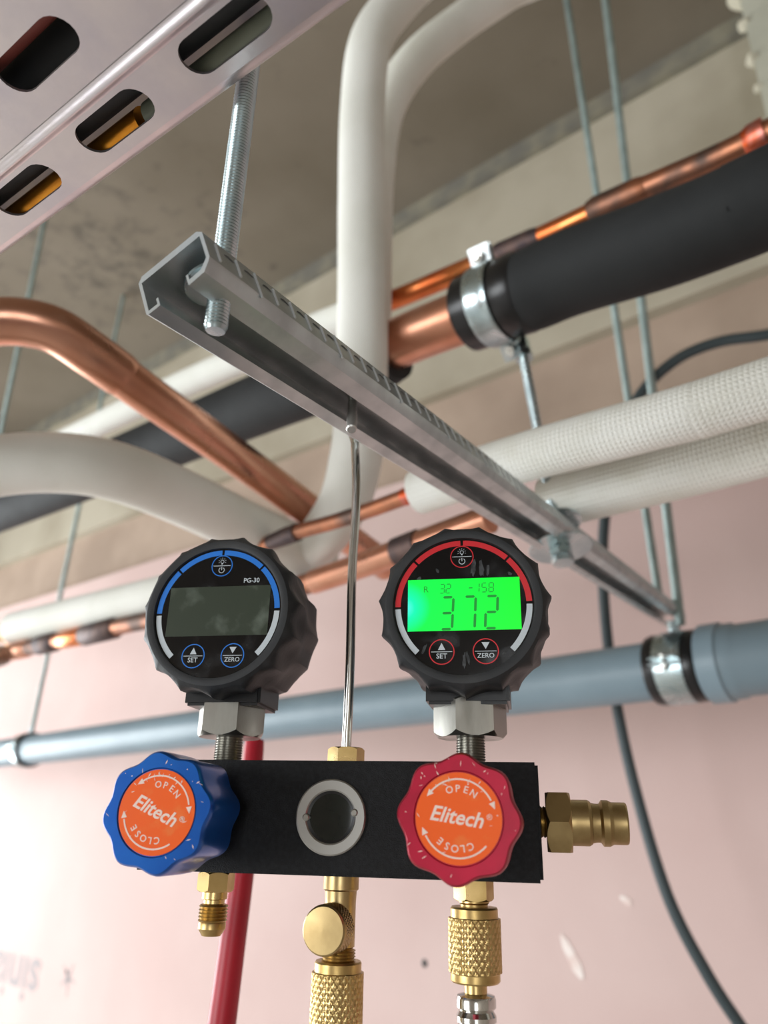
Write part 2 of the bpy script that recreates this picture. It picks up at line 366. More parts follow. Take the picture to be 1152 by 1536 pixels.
# upside-down print of the board, its star mark beside it
tp = on_wall(28, 1464)
g = G(); TM = frame(tp-NW*.0006, -AX, -ZZ, -NW)
text(g, 'siniat', .165, TM @ Matrix.Translation((.055, 0, 0)), bold=.003, depth=.0003)
c5 = on_wall(102, 1468); SM = frame(c5-NW*.0006, -AX, -ZZ, -NW)
for k in range(5):
    a = k*2*math.pi/5+.5; q = [(0, .006), (.045, 0), (0, -.006)]
    g.prism([(x*math.cos(a)-y*math.sin(a), x*math.sin(a)+y*math.cos(a)) for x, y in q], -.0003, .0003, SM)
o = obj('printed_lettering', g, M['ink'], label='pale grey upside-down lettering and star mark'); o.parent = wb; o.matrix_parent_inverse = wb.matrix_world.inverted()

# pale board standing down from the slab, upper right, with foam at its edge
p0 = at_height(1112, 0, CEIL)
pe = on_wall(1128, 60, WALL-.05)
s0 = (pe-EYE).dot(AX)
pil = struct(rot_slab('wall_pilaster', s0, s0+.5, WALL-.10, WALL-.013, .96, CEIL-.001, M['board']))
bpy.context.view_layer.update()
for k in range(6):
    zz = CEIL-.02-.09*k-.02*random.random(); rr = random.choice((.008, .022, .013, .010)); g = G()
    prof = [(0, -rr)]+[(rr*math.cos(a)*(.8+.4*random.random()), rr*math.sin(a)) for a in (-1, -.5, 0, .5, 1)]+[(0, rr)]
    g.lathe(prof, 10, along(room(s0-.002, WALL-.095, zz), AX), rf=lambda r, t, z, i: r*(1+.25*math.sin(3*t+k)))
    o = obj('foam_lump', g, M['foam']); o.parent = pil; o.matrix_parent_inverse = pil.matrix_world.inverted()

# ------------------------------------------------------------------ gauge manifold, hanging from the channel
PSI = .186
MX = Vector((math.cos(PSI), -math.sin(PSI), 0)); MY = Vector((math.sin(PSI), math.cos(PSI), 0))
MO = EYE+Vector((-.013, .3234, .0034)); MM = frame(MO, MX, MY, ZZ)
mani = thing('pressure_gauge_manifold', 'black two-valve manifold with two round digital gauges, hung by a thin steel hook', 'pressure gauge', None, MM)
g = G(); g.box((0, 0, 0), (.1506, .041, .0395), ch=.0011); obj('manifold_block', g, M['black_ano'], mani)

def knob(x, m, phase, col, tilt, wear):
    Y0, Y1 = -.0318, -.0596
    K = Matrix.Translation((x, 0, 0)) @ FRONT           # local Z -> -Y
    def rf(r, t, z, i):
        if r < .0165: return r
        return r-(.0011+.0007*math.cos(8*(t-phase)))*1.0+.0005
    g = G(); g.lathe([(0, .0318), (.0176, .0318), (.0196, .0335), (.0198, .040), (.0197, .0570), (.0194, .0588), (.0188, .0596), (.0140, .0596), (.0137, .0590), (0, .0590)], 96, K, lambda r, t, z, i: (r-(.0009-.0009*math.cos(8*(t-phase)))*min(1, (r-.0165)/.002) if r > .0165 else r))
    k = obj('valve_knob', g, m, mani, sharp=32, label=col+' scalloped valve knob')
    g = G(); g.lathe([(.0062, .020), (.0062, .0322)], 32, K); obj('valve_stem', g, M['brass_worn'], mani)
    g = G(); g.lathe([(0, .0589), (.0134, .0589), (.0134, .05945), (0, .05945)], 64, K); obj('sticker', g, M['orange'], k)
    g = G(); T = Matrix.Translation((x, -.0595, 0)) @ FRONT @ Matrix.Rotation(tilt, 4, 'Z')
    text(g, 'Elitech', .0062, T @ Matrix.Translation((-.0007, .0001, 0)), bold=.00012, shear=.25)
    text(g, '\u00ae', .0024, T @ Matrix.Translation((.0094, .0016, 0)))
    d = math.radians
    arc_text(g, 'OPEN', .0030, .0085, d(90), d(17.5), T, bold=.00003)
    arc_text(g, 'CLOSE', .0030, .0087, d(270), d(16), T, inward=False, bold=.00003)
    for a0, a1 in ((145, 35), (215, 325)):
        arc_band(g, .01115, .01165, d(a0), d(a1), 0, .00006, T)
    for a, sg in ((145, 1), (32, 0), (213, 1)):       # arrow heads
        aa = d(a); c, s_ = math.cos(aa), math.sin(aa); tdir = (-s_, c) if a in (145,) else (s_, -c)
        if a == 32: tdir = (s_, -c)
        if a == 213: tdir = (s_, -c)
        R_ = .0114; tip = (R_*c+tdir[0]*.0022, R_*s_+tdir[1]*.0022)
        tri = [tip, ((R_-.001)*c, (R_-.001)*s_), ((R_+.001)*c, (R_+.001)*s_)]
        ar = sum(tri[i][0]*tri[(i+1) % 3][1]-tri[(i+1) % 3][0]*tri[i][1] for i in range(3))
        g.prism(tri if ar > 0 else tri[::-1], 0, .00006, T)
    obj('lettering', g, M['print'], k)
    g = G(); rnd = random.Random(wear)               # white scuffs where the lacquer has worn through
    for _ in range(34):
        a = rnd.gauss(math.radians(100), .8) if rnd.random() < .7 else rnd.uniform(0, 6.28); R_ = rnd.choice((rnd.uniform(.0145, .0178), rnd.uniform(.0095, .0128)))
        l = rnd.uniform(.0002, .0011); wd_ = rnd.uniform(.00006, .0002); b_ = a+rnd.uniform(-1, 1)
        cx, cy = R_*math.cos(a), R_*math.sin(a); ux, uy = math.cos(b_), math.sin(b_)
        off = .0001 if R_ > .0137 else 0.0
        g.prism([(cx-ux*l, cy-uy*l), (cx+uy*wd_, cy-ux*wd_), (cx+ux*l, cy+uy*l), (cx-uy*wd_, cy+ux*wd_)], off, off+.00006, T)
    obj('scuff_marks', g, M['print'], k)['kind'] = 'stuff'
knob(-.05, M['blue_ano'], math.radians(98), 'blue', math.radians(-23), 3)
knob(.05, M['red_ano'], math.radians(86), 'red', math.radians(-8), 8)

# sight glass
K = Matrix.Translation((0, 0, 0)) @ FRONT
g = G(); g.ring([(.0131, .0203), (.0131, .0214), (.0126, .0218), (.0095, .0218), (.0090, .0214), (.0090, .0203)], 64, K); sg = obj('sight_glass_ring', g, M['ring'], mani)
g = G(); g.ring([(.0090, .0206), (.0090, .0211), (.0080, .0208), (.0080, .0206)], 64, K); obj('inner_ring', g, M['black_plastic'], sg)
g = G(); g.lathe([(0, .0204), (.0086, .0204), (.0086, .0207), (.006, .0210), (0, .0211)], 48, K); obj('glass_window', g, M['glass'], sg)
for a in (182, 10):
    a = math.radians(a); g = G(); g.lathe([(.0013, .0205), (.0013, .0222), (.0009, .0225), (0, .0225)], 20, K @ Matrix.Translation((.0091*math.cos(a), .0091*math.sin(a), 0))); obj('pin', g, M['steel'], sg)

# gauges
SEG7 = {'0': 'abcdef', '1': 'bc', '2': 'abged', '3': 'abgcd', '5': 'afgcd', '7': 'abc', '8': 'abcdefg'}
def seg7(g, ch, x, y, w_, h_, t, Mx, slant=.06):
    def bar(x0, y0, x1, y1):
        dx, dy = x1-x0, y1-y0; L = math.hypot(dx, dy); dx /= L; dy /= L; e = t*.32
        nx, ny = -dy*t/2, dx*t/2
        x0 += dx*e; y0 += dy*e; x1 -= dx*e; y1 -= dy*e
        pts = [(x0, y0), (x0+dx*t/2-nx, y0+dy*t/2-ny), (x1-dx*t/2-nx, y1-dy*t/2-ny), (x1, y1), (x1-dx*t/2+nx, y1-dy*t/2+ny), (x0+dx*t/2+nx, y0+dy*t/2+ny)]
        g.prism([(x+px+py*slant, y+py) for px, py in pts], 0, .00005, Mx)
    W, H = w_/2, h_/2
    P7 = {'a': (-W, H, W, H), 'g': (-W, 0, W, 0), 'd': (-W, -H, W, -H), 'f': (-W, 0, -W, H), 'b': (W, 0, W, H), 'e': (-W, -H, -W, 0), 'c': (W, -H, W, 0)}
    for k in SEG7[ch]: bar(*P7[k])
GZ = .0769
def gauge(x, name_col, mprint, lit):
    d = math.radians; C0 = Matrix.Translation((x, 0, GZ)) @ FRONT      # local z = toward viewer
    root = obj('gauge_boot', (lambda g: g)(boot(C0)), M['rubber'], mani, sharp=28, label='black ribbed rubber boot of the '+name_col+' gauge')
    g = G(); g.lathe([(0, .0262), (.0275, .0262), (.0275, .0266), (0, .0266)], 96, C0); obj('faceplate', g, M['face'], root)
    F = Matrix.Translation((x, -.0266, GZ)) @ FRONT
    for a0, a1, mm in ((180.5, 137, mprint), (135, 91.2, mprint), (88.8, 47, mprint), (45, 2, mprint), (182.5, 226, M['grey_print']), (-.5, -44, M['grey_print'])):
        g = G(); arc_band(g, .0242, .0264, d(a0), d(a1), 0, .00008, F)
        obj('scale_band', g, mm, root, label='white band' if mm is M['grey_print'] else name_col+' band')
    for bx, by, br, kind in ((0, .0196, .0046, 'p'), (-.0083, -.0181, .0049, 's'), (.0083, -.0181, .0049, 'z')):
        B_ = F @ Matrix.Translation((bx, by, 0)); g = G(); g.lathe([(br*.96, 0), (br*.96, .0001), (0, .0002)], 40, B_); bt = obj('button', g, M['face'], root)
        g = G(); arc_band(g, br*.92, br*1.0, 0, d(360), 0, .00016, B_, 48); obj('button_rim', g, mprint, bt)
        g = G(); q = B_ @ Matrix.Translation((0, 0, .0002)); g.prism([(-br*.82, -.00012), (br*.82, -.00012), (br*.82, .00012), (-br*.82, .00012)], 0, .00005, q)
        if kind == 's':
            g.prism([(-.0014, .0007), (.0014, .0007), (0, .0034)], 0, .00005, q); text(g, 'SET', .0027, q @ Matrix.Translation((0, -.0017, 0)), bold=.00002)
        elif kind == 'z':
            g.prism([(0, .0008), (.0015, .0034), (-.0015, .0034)], 0, .00005, q); text(g, 'ZERO', .0025, q @ Matrix.Translation((0, -.0017, 0)), bold=.00002)
        else:
            arc_band(g, .00105, .0013, d(125), d(415), 0, .00005, q @ Matrix.Translation((0, -.0019, 0)))
            g.prism([(-.00013, -.0019), (.00013, -.0019), (.00013, -.0005), (-.00013, -.0005)], 0, .00005, q)
            arc_band(g, .0006, .00078, 0, d(360), 0, .00005, q @ Matrix.Translation((0, .0018, 0)))
            g.prism([(-.0003, .0006), (.0003, .0006), (.0003, .0011), (-.0003, .0011)], 0, .00005, q)
            for k in range(7):
                a = d(-15+35*k); e1, e2 = .0012, .0017; c, s_ = math.cos(a), math.sin(a); t = .00007
                g.prism([(e1*c+t*s_, .0018+e1*s_-t*c), (e2*c+t*s_, .0018+e2*s_-t*c), (e2*c-t*s_, .0018+e2*s_+t*c), (e1*c-t*s_, .0018+e1*s_+t*c)], 0, .00005, q)
        obj('button_print', g, M['grey_print'], bt)
    L = F @ Matrix.Translation((.0003, 0.0003, 0)); g = G(); g.box((0, 0, .0000), (.0434, .0206, .0003))
    # the display keeps its own origin at its centre so its backlight runs across it
    lo = obj('display', shift(g, Vector()), M['lcd_on'] if lit else M['lcd_off'], root, label='lit green display' if lit else 'blank dark green display')
    if lit:
        lo.data.materials[0] = M['lcd_on']
    lo.matrix_parent_inverse = Matrix.Identity(4); lo.matrix_local = L
    g = G(); T = L @ Matrix.Translation((0, 0, .00016))
    if lit:
        for ch, cx in (('3', -.0064), ('7', .0022), ('2', .0106)): seg7(g, ch, cx, -.0034, .0044, .0126, .00100, T)
        text(g, 'R', .0036, T @ Matrix.Translation((-.0146, .0062, 0)))
        for ch, cx in (('3', -.0082), ('2', -.0058), ('1', .0053), ('5', .0081), ('8', .0108)): seg7(g, ch, cx, .0064, .0017, .0036, .00034, T)
        g.prism([(.0022, .0062), (.0036, .0062), (.0036, .0066), (.0022, .0066)], 0, .00005, T)
        obj('display_digits', g, M['lcd_dark'], root)
    else:
        text(g, 'PG-30', .0027, F @ Matrix.Translation((.0135, .0128, .00005)), bold=.00003); obj('lettering', g, M['grey_print'], root)
    if lit:                                    # grey streaks painting the film's reflections on the faceplate
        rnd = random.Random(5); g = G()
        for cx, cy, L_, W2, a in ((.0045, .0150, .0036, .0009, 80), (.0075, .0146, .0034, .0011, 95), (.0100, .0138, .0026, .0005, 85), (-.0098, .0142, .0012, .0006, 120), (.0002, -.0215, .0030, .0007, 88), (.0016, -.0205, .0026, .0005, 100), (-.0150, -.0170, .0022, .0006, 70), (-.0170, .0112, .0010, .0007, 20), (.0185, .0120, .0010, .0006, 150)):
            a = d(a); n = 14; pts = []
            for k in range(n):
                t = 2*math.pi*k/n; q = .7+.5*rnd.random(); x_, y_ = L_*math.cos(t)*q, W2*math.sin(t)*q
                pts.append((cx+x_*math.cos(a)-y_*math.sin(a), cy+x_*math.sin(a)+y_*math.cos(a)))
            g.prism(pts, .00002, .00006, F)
        obj('glare_streak', g, M['film_glare'], root, label='grey streaks painted as film reflections')['kind'] = 'stuff'
    # neck, nut and threaded stem under the boot
    K_ = Matrix.Translation((x, 0, 0))
    g = G(); g.box((0, 0, .0475), (.0325, .026, .012), K_, ch=.0012); obj('gauge_neck', g, M['black_plastic'], mani)
    g = G(); g.hexa(.0252, .0300, .0452, K_, rot=math.radians(12 if x > 0 else 0), ch=.16); obj('gauge_nut', g, M['steel'], mani, sharp=20)
    g = G(); pr = [(.0050, .0190)]
    z = .0195
    while z < .0300: pr += [(.0053, z), (.0058, z+.0005)]; z += .001
    g.lathe(pr+[(.0050, .0302)], 40, K_); obj('threaded_stem', g, M['steel'], mani, sharp=60)
def boot(C0):
    N = 15; hp = math.pi/N
    rows = [(.0268, .0258, 0, 0), (.0272, .0277, 0, 0), (.0284, .0281, 0, 0), (.0302, .0278, 0, 0), (.0318, .0266, .0005, 0), (.0332, .0250, .0016, 0), (.0340, .0228, .0023, 0), (.0341, .0190, .0025, 0), (.0338, .0150, .0023, 0),
            (.0330, .0110, .0008, 0), (.0326, .0080, 0, 0), (.0328, .0050, .0008, 1), (.0334, .0010, .0022, 1), (.0335, -.0050, .0026, 1), (.0330, -.0110, .0024, 1), (.0316, -.0160, .0012, 1), (.0295, -.0190, 0, 0), (.001, -.0195, 0, 0)]
    ph = math.radians(78)
    def rf(r, t, z, i):
        amp = rows[i][2]
        if not amp: return r
        u = ((t-ph-(hp if rows[i][3] else 0)) % (2*hp))/(2*hp)-.5          # 0 in the valley
        return r-amp*(1-abs(2*u)**1.7)
    g = G(); g.lathe([(r, z) for r, z, _, _ in rows], 240, C0, rf); return g
gauge(-.05, 'blue', M['blue_print'], False)
gauge(.05, 'red', M['red_print'], True)

# hook: from the brass nut up behind the channel, over it, and down through its slotted back
STL = P(220, 474, .25); _vp = (P(1250, 1090, 1)-EYE).normalized(); SA = _vp
_l = P(220, 474, 1)-EYE; _r = P(318, 396, 1)-EYE; _k = _l.dot(SA)/_r.dot(SA)
STR = EYE+_r*(.25*_k); SW = (STR-STL); WID = SW.length; SW.normalize(); SH = SW.cross(SA)
if SH.z < 0: SH = -SH
HT = .0150
g = G(); g.hexa(.0128, .0192, .0262, Matrix.Identity(4), rot=.3); obj('hook_nut', g, M['brass'], mani, sharp=20)
inv = MM.inverted()
def sc_(a_, w_, h_): return inv @ (STL+SA*a_+SW*w_+SH*h_)
q0 = sc_(.1380, -.0036, .006); q1 = sc_(.1375, -.0034, HT+.002); q2 = sc_(.128, .004, HT+.006); q3 = sc_(.1195, .0112, HT+.002); q4 = sc_(.1166, .0106, .009); q5 = sc_(.1070, .0095, -.009)
g = G(); g.tube([Vector((0, 0, .025)), Vector((0.0002, 0, .06)), Vector((-.0004, 0, .10)), Vector((0.0002, .0, .135)), q0*.6+Vector((0, 0, .15))*.4, q0, q1, q2, q3, q4], .0020, 16, 8); obj('hook', g, M['chrome'], mani)
g = G(); g.tube([q4, q4*.55+q5*.45, q4*.52+q5*.48, q5*.97+q4*.03, q5], [.0021, .0021, .0024, .0024, .0019], 16, 1); obj('hook_tip', g, M['tip'], mani)

# bottom and side fittings
g = G(); K_ = Matrix.Translation((-.05, 0, 0))
g.hexa(.0124, -.0205, -.0275, K_, rot=.5); g.lathe([(.0047, -.0195), (.0047, -.0206)], 32, K_)
g.lathe([(.0048, -.0275), (.0048, -.0300), (.0040, -.0303), (.0040, -.0316), (.0052, -.0320)]+[p for k in range(5) for p in ((.0056, -.0325-.0012*k), (.0050, -.0331-.0012*k))]+[(.0052, -.0384), (.0052, -.0402), (.0036, -.0426), (.0022, -.0426), (.0022, -.036), (0, -.036)], 40, K_)
obj('flare_fitting', g, M['brass'], mani, sharp=25)
g = G(); K_ = Matrix.Identity(4)
g.lathe([(.0067, -.0195), (.0067, -.0250), (.0060, -.0256), (.0058, -.0300), (.0058, -.0440), (.0050, -.0445)]+[p for k in range(4) for p in ((.0063, -.0452-.0010*k), (.0057, -.0457-.0010*k))]+[(.0050, -.0500), (0, -.0500)], 40, K_)
mb = obj('centre_port', g, M['brass_worn'], mani, sharp=25)
def knurl(g, R, z0, z1, M_, seg=144, rows=60, na=26, nz=9, dep=.00042, pitch=None):
    prof = [(R-dep, z0)]+[(R, z0+(z1-z0)*i/rows) for i in range(rows+1)]+[(R-dep, z1)]
    def rf(r, t, z, i):
        if i in (0, rows+2): return r
        v = (z-z0)/(z1-z0)*nz; u = t/(2*math.pi)*na
        a = abs(((u+v) % 1)-.5)*2; b = abs(((u-v) % 1)-.5)*2
        return r-dep*(max(0, 1-(1-max(a, b))*2.6))
    return g.lathe(prof, seg, M_, rf)
pa = Vector((-.0010, -.0052, -.0375)); pd = Vector((-.16, -1, 0)).normalized()
PK = along(pa, pd, ZZ)
g = G(); g.lathe([(.0075, -.001), (.0075, .0002), (.0083, .0008)], 64, PK); knurl(g, .0084, .0008, .0082, PK, 160, 24, 44, 3, .0003); g.lathe([(.0084, .0082), (.0082, .0092), (.0076, .0098), (0, .0100)], 64, PK)
obj('depressor_knob', g, M['brass_worn'], mb, sharp=25, label='round brass thumb knob')
g = G(); K_ = Matrix.Translation((.05, 0, 0))
g.hexa(.0128, -.0198, -.0272, K_, rot=.2); g.lathe([(.0056, -.0270), (.0056, -.0278), (.0050, -.0284), (.0050, -.0300), (0, -.0300)], 40, K_)
obj('flare_fitting', g, M['brass'], mani, sharp=25)
RX = Matrix.Rotation(math.radians(90), 4, 'Y')     # local Z -> +X
g = G(); g.lathe([(.0042, .0745), (.0056, .0755), (.0050, .0762), (.0056, .0768), (.0050, .0775)], 32, RX); g.hexa(.0205, .0775, .0865, RX, rot=math.radians(30), ch=.12)
g.lathe([(.0080, .0864), (.0080, .0928), (.0074, .0938), (.0070, .0940), (.0067, .0955), (.0067, .0968), (.0080, .0978), (.0080, .1000), (.0074, .1012), (.0073, .1015), (.0073, .1060), (.0070, .1066), (.0055, .1066), (.0055, .098), (0, .098)], 48, RX)
obj('quick_coupler', g, M['brass_worn'], mani, sharp=25, label='tarnished brass side connector')
LX = Matrix.Rotation(math.radians(-90), 4, 'Y')
g = G(); g.lathe([(.0050, .0745), (.0050, .0775)], 32, LX); g.hexa(.0125, .0775, .0865, LX, rot=.3); g.lathe([(.0062, .0864), (.0062, .0905), (.0058, .0915), (.0030, .0915), (.0030, .09), (0, .09)], 40, LX)
g.lathe([(.0050, .0905), (.0050, .0965), (.0046, .0972), (0, .0972)], 32, LX)
obj('side_port_cap', g, M['brass_worn'], mani, sharp=25)

def hose_end(x, ztop, label, long):
    t = thing('hose_coupling', label, 'hose', None, MM @ Matrix.Translation((x, 0, ztop)), None); K_ = Matrix.Identity(4); H = .024
    g = G(); knurl(g, .0095, -.0036, -.0206, K_, 150, 60, 24, 5.0); obj('knurled_sleeve', g, M['brass'], t, sharp=40)
    g = G(); g.lathe([(.0060, 0), (.0082, 0), (.0086, -.0006), (.0086, -.0034), (.0093, -.0040)], 48, K_); obj('top_collar', g, M['brass'], t, sharp=25)
    g = G(); g.lathe([(.0093, -.0203), (.0088, -.0210), (.0088, -.0232), (.0083, -.0238), (.0050, -.0238), (.0040, -.0240), (.0040, -.0270), (.0036, -.0275), (0, -.0275)], 48, K_); obj('bottom_collar', g, M['brass'], t, sharp=25)
    z = -.0272; g = G(); pr = [(.0040, z), (.0066, z-.0006), (.0070, z-.0016), (.0070, z-.0040), (.0060, z-.0050), (.0064, z-.0056)]
    for k in range(5): pr += [(.0070, z-.0066-.0035*k), (.0070, z-.0082-.0035*k), (.0060, z-.0090-.0035*k)]
    pr += [(0, z-.0275)]
    g.lathe(pr, 48, K_); obj('crimp_ferrule', g, M['chrome'], t, sharp=25, label='silver crimp ferrule')
    g = G(); g.tube([Vector((0, 0, z-.026)), Vector((.002, .004, -.12)), Vector((.01, .02, -.24)), Vector((.04, .05, -.42))], .0058, 20, 8); obj('hose', g, M['red_hose'] if x > 0 else M['cable'], t)
    return t
hose_end(0, -.0486, 'knurled brass hose coupling under the centre port, lower one with a thumb knob above it', 1)
hose_end(.05, -.0292, 'knurled brass hose coupling with silver ferrule below the red valve knob', 0)

# ------------------------------------------------------------------ slotted channel with ruler marks
LEN = .93
def strut_pt(a, w_, h_): return STL+SA*a+SW*w_+SH*h_
SM_ = frame(STL, SA, SW, SH)
ch = thing('strut_channel', 'galvanised steel C-channel with ruler ticks, slot facing down, crossing the picture', 'metal channel', None, SM_)
T_ = .0013; W_ = WID
lipL = .0062; lipR = .0104
prof = [(lipL, .0035), (lipL, 0), (.0008, 0), (0, .0008), (0, HT-.0006), (.002, HT+.0012), (W_-.002, HT+.0012), (W_, HT-.0006), (W_, .0035), (W_-.0008, .0022), (W_-.0035, -.0006), (W_-lipR, -.0010), (W_-lipR, .0032),
        (W_-lipR+T_*.7, .0032), (W_-lipR+T_*.7, .0009), (W_-.0045, .0012), (W_-T_, .0040), (W_-T_, HT-T_), (T_, HT-T_), (T_, T_), (lipL-T_*.7, T_), (lipL-T_*.7, .0035)]
# in this frame x = along, y = across, z = up; the back has one slot for the hook
g = G(); n = len(prof)
vs = [(x, p[0], p[1]) for x in (0, LEN) for p in prof]
g.add(vs, [(i, (i+1) % n, n+(i+1) % n, n+i) for i in range(n)]+[tuple(reversed(range(n))), tuple(range(n, 2*n))])
obj('channel', g, M['galv'], ch, sharp=20)
xs = 0.0055; k = 0
tickm = {}
while xs < LEN-.01:
    big = (k % 5 == 2)
    key = big
    if key not in tickm:
        g = G(); hh = .0118 if big else .0080; g.box((0, 0, 0), (.0009, .0009, hh), ch=.0002); o = obj('ruler_tick', g, M['tick'], ch); tickm[key] = o
    else: o = tickm[key].copy(); COL.objects.link(o)
    o.location = (xs, W_+.0002, .0088 if not big else .0078)
    if 0 < k < 24:
        if 'st' not in tickm:
            g = G(); g.prism([(-.0050, .0004), (-.0030, .0009), (-.0010, .0002), (-.0004, -.0004), (-.0016, -.0002), (-.0032, .0002), (-.0050, 0)], 0, .00015, frame(Vector((0, 0, 0)), Vector((1, 0, 0)), ZZ, Vector((0, -1, 0))))
            tickm['st'] = obj('stamped_mark', g, M['stamp'], ch); o = tickm['st']
        else: o = tickm['st'].copy(); COL.objects.link(o)
        o.location = (xs-.0012, W_+.00025, .0106)
    xs += .0102; k += 1

# ------------------------------------------------------------------ threaded rods
def thread_prof(r, z0, z1, pitch):
    pr = [(r*.80, z0), (r*.88, z0+.0008)]; z = z0+.0010
    while z < z1-pitch: pr += [(r*.90, z), (r, z+pitch*.5)]; z += pitch
    return pr+[(r*.85, z1)]
def rod(label, p_bot, p_top, r, pitch=None, seg=24, mk='zinc', group=None):
    d = p_top-p_bot; L = d.length; t = thing('threaded_rod', label, 'threaded rod', None, along(p_bot, d), group)
    g = G(); pitch = pitch or r*.36
    g.lathe(thread_prof(r, 0, L, pitch), seg, Matrix.Identity(4)); obj('rod_shaft', g, M[mk], t, sharp=15); return t, L
def up_to_ceiling(p, q):
    d = q-p; return p+d*((EYE.z+CEIL-.001-p.z)/d.z)
# rod one: through the near end of the channel
rb = P(323, 497, .2535)
c_ = strut_pt(.0125, W_*.50, 0); 
ax_s = (rb-STL).dot(SA)
rt = None
def near_vertical(p, x, y):                  # point on the sight line (x, y) that is closest to plumb above p
    r = (P(x, y, 1)-EYE); a = r.x*r.x+r.y*r.y; t = ((p-EYE).x*r.x+(p-EYE).y*r.y)/a; return EYE+r*t
rq = P(371, 120, .2815)
t1, L1 = rod('shiny zinc threaded rod through the open near end of the channel', rb, up_to_ceiling(rb, rq), .0040, .00125, 28)
ti = t1.matrix_world.inverted(); rd = (rq-rb).normalized(); rc = rb+rd*(.0078-(rb-STL).dot(SH))/rd.dot(SH); WM = ti @ along(rc, SH); WM2 = ti @ along(rc-SW*.0032+SH*.0012, SH)
g = G(); g.lathe([(0, 0), (.0098, 0), (.0098, .0010), (0, .0010)], 40, WM2); obj('washer', g, M['zinc'], t1, sharp=30)
g = G(); g.hexa(.0118, -.0040, .0011, WM, rot=.2, ch=.14); obj('nut', g, M['zinc'], t1, sharp=20)

# two rods on the right
GC0 = P(40, 1128-20*.1265, 1770/890); GC1 = P(1030, 1128-1010*.1265, 1770/1880); GDR = (GC1-GC0).normalized()
b2 = GC1-GDR*.001+ZZ*.052; t2, L2 = rod('pale blue-grey threaded rod right, ending at the clamp of the grey pipe', b2, up_to_ceiling(b2, near_vertical(b2, 908, 0)), .0066, .0030, 14, 'zinc_dull')
b1 = P(990, 905, 1.05); t3, L3 = rod('thin greenish threaded rod just left of the pale rod, passing behind the channel end', b1, up_to_ceiling(b1, near_vertical(b1, 850, 0)), .0062, .0030, 14, 'zinc_dull')

# ------------------------------------------------------------------ pipes: world tubes parented to a thing at their middle
def piece(name, t, pts, rad, m, seg=28, sub=8, label=None):
    g = G(); g.tube(pts, rad, seg, sub); c = t.location; shift(g, Vector(c)); return obj(name, g, M[m], t, label=label)
K_WALL = -850.0
def run(x, y, k): return P(x, y, k/(x-K_WALL))       # points of a level run parallel to the wall

# grey pipe
kg = 1770.0
gt = thing('grey_pipe', 'grey plastic drain pipe running along the pink wall behind the gauges', 'pipe', P(500, 1068, kg/1350))
def gp(x, y=None): return P(x, y if y is not None else 1128-(x-20)*.1265, kg/(x+850))
Ppts = [gp(-160), gp(1420)]
# keep the run straight in space
A0, A1 = gp(40), gp(1030)
gd = (A1-A0).normalized()
def ga(x):                                            # point of the straight run nearest the sight line at x
    p = gp(x); return A0+gd*((p-A0).dot(gd))
g = G(); g.tube([A0-gd*1.1, A1+gd*.02], .0365, 40, 1); shift(g, gt.location); obj('pipe_tube', g, M['pvc'], gt)
cs = ga(1055)+gd*.054
g = G(); g.lathe([(.036, -.045), (.043, -.045), (.0445, -.040), (.0445, -.012), (.0420, -.008), (.0415, 1.1)], 40, along(cs, gd)); shift(g, gt.location); obj('pipe_socket', g, M['pvc'], gt, label='wider socket with raised ring')
g = G(); g.ring([(.0448, -.050), (.0472, -.048), (.0472, -.026), (.0448, -.024)], 40, along(cs, gd)); shift(g, gt.location); obj('socket_ring', g, M['pvc'], gt)
def clamp(label, c, axis, r, wid, upd, mats=('black_shiny', 'zinc'), bandw=.6, lugs=True, group=None):
    t = thing('pipe_clamp', label, 'pipe clamp', c, None, group); Z0 = Vector(c)
    u = (upd-axis*upd.dot(axis)).normalized(); F_ = along(c, axis, u)
    g = G(); w_ = wid/2; rp = [(r-.0006, -w_), (r+.0035, -w_), (r+.0050, -w_*.85), (r+.0050, -w_*bandw), (r+.0030, -w_*bandw), (r+.0030, w_*bandw), (r+.0050, w_*bandw), (r+.0050, w_*.85), (r+.0035, w_), (r-.0006, w_)]
    g.ring(rp, 48, F_); shift(g, Z0); obj('rubber_lining', g, M[mats[0]], t)
    g = G(); b_ = w_*bandw*.92; g.ring([(r+.0031, -b_), (r+.0052, -b_), (r+.0058, -b_*.6), (r+.0058, b_*.6), (r+.0052, b_), (r+.0031, b_)], 48, F_); shift(g, Z0); obj('band', g, M[mats[1]], t)
    side = axis.cross(u)
    for sg in (1, -1):
        q = c+side*sg*(r+.010)
        L_ = frame(q, side*sg, axis, (side*sg).cross(axis))
        g = G(); 
        for o_ in (-.0035, .0035): g.box((0, 0, o_), (.016, b_*1.9, .0018), L_, ch=.0004)
        shift(g, Z0); obj('flange', g, M[mats[1]], t)
        g = G(); g.lathe([(.0022, -.011), (.0022, .007)], 12, L_); g.hexa(.0075, .0045, .009, L_); g.lathe([(.0042, -.0075), (.0045, -.0045)], 16, L_); shift(g, Z0); obj('screw', g, M['chrome'], t)
    g = G(); g.hexa(.013, r+.004, r+.020, along(c, u)); shift(g, Z0); obj('boss_nut', g, M[mats[1]], t, sharp=20)
    return t
clamp('metal clamp with black lining on the grey pipe beside its socket', ga(1018)+gd*.001, gd, .0385, .062, ZZ)
cl = ga(42)
clamp('metal clamp with black lining on the far left end of the grey pipe', cl, gd, .0385, .046, ZZ)
lb = cl+ZZ*.05; rod('thin blurred threaded rod, far left, ending at the clamp of the grey pipe', lb, up_to_ceiling(lb, near_vertical(lb, 195, 398)), .0066, .0034, 12, 'zinc_dull')
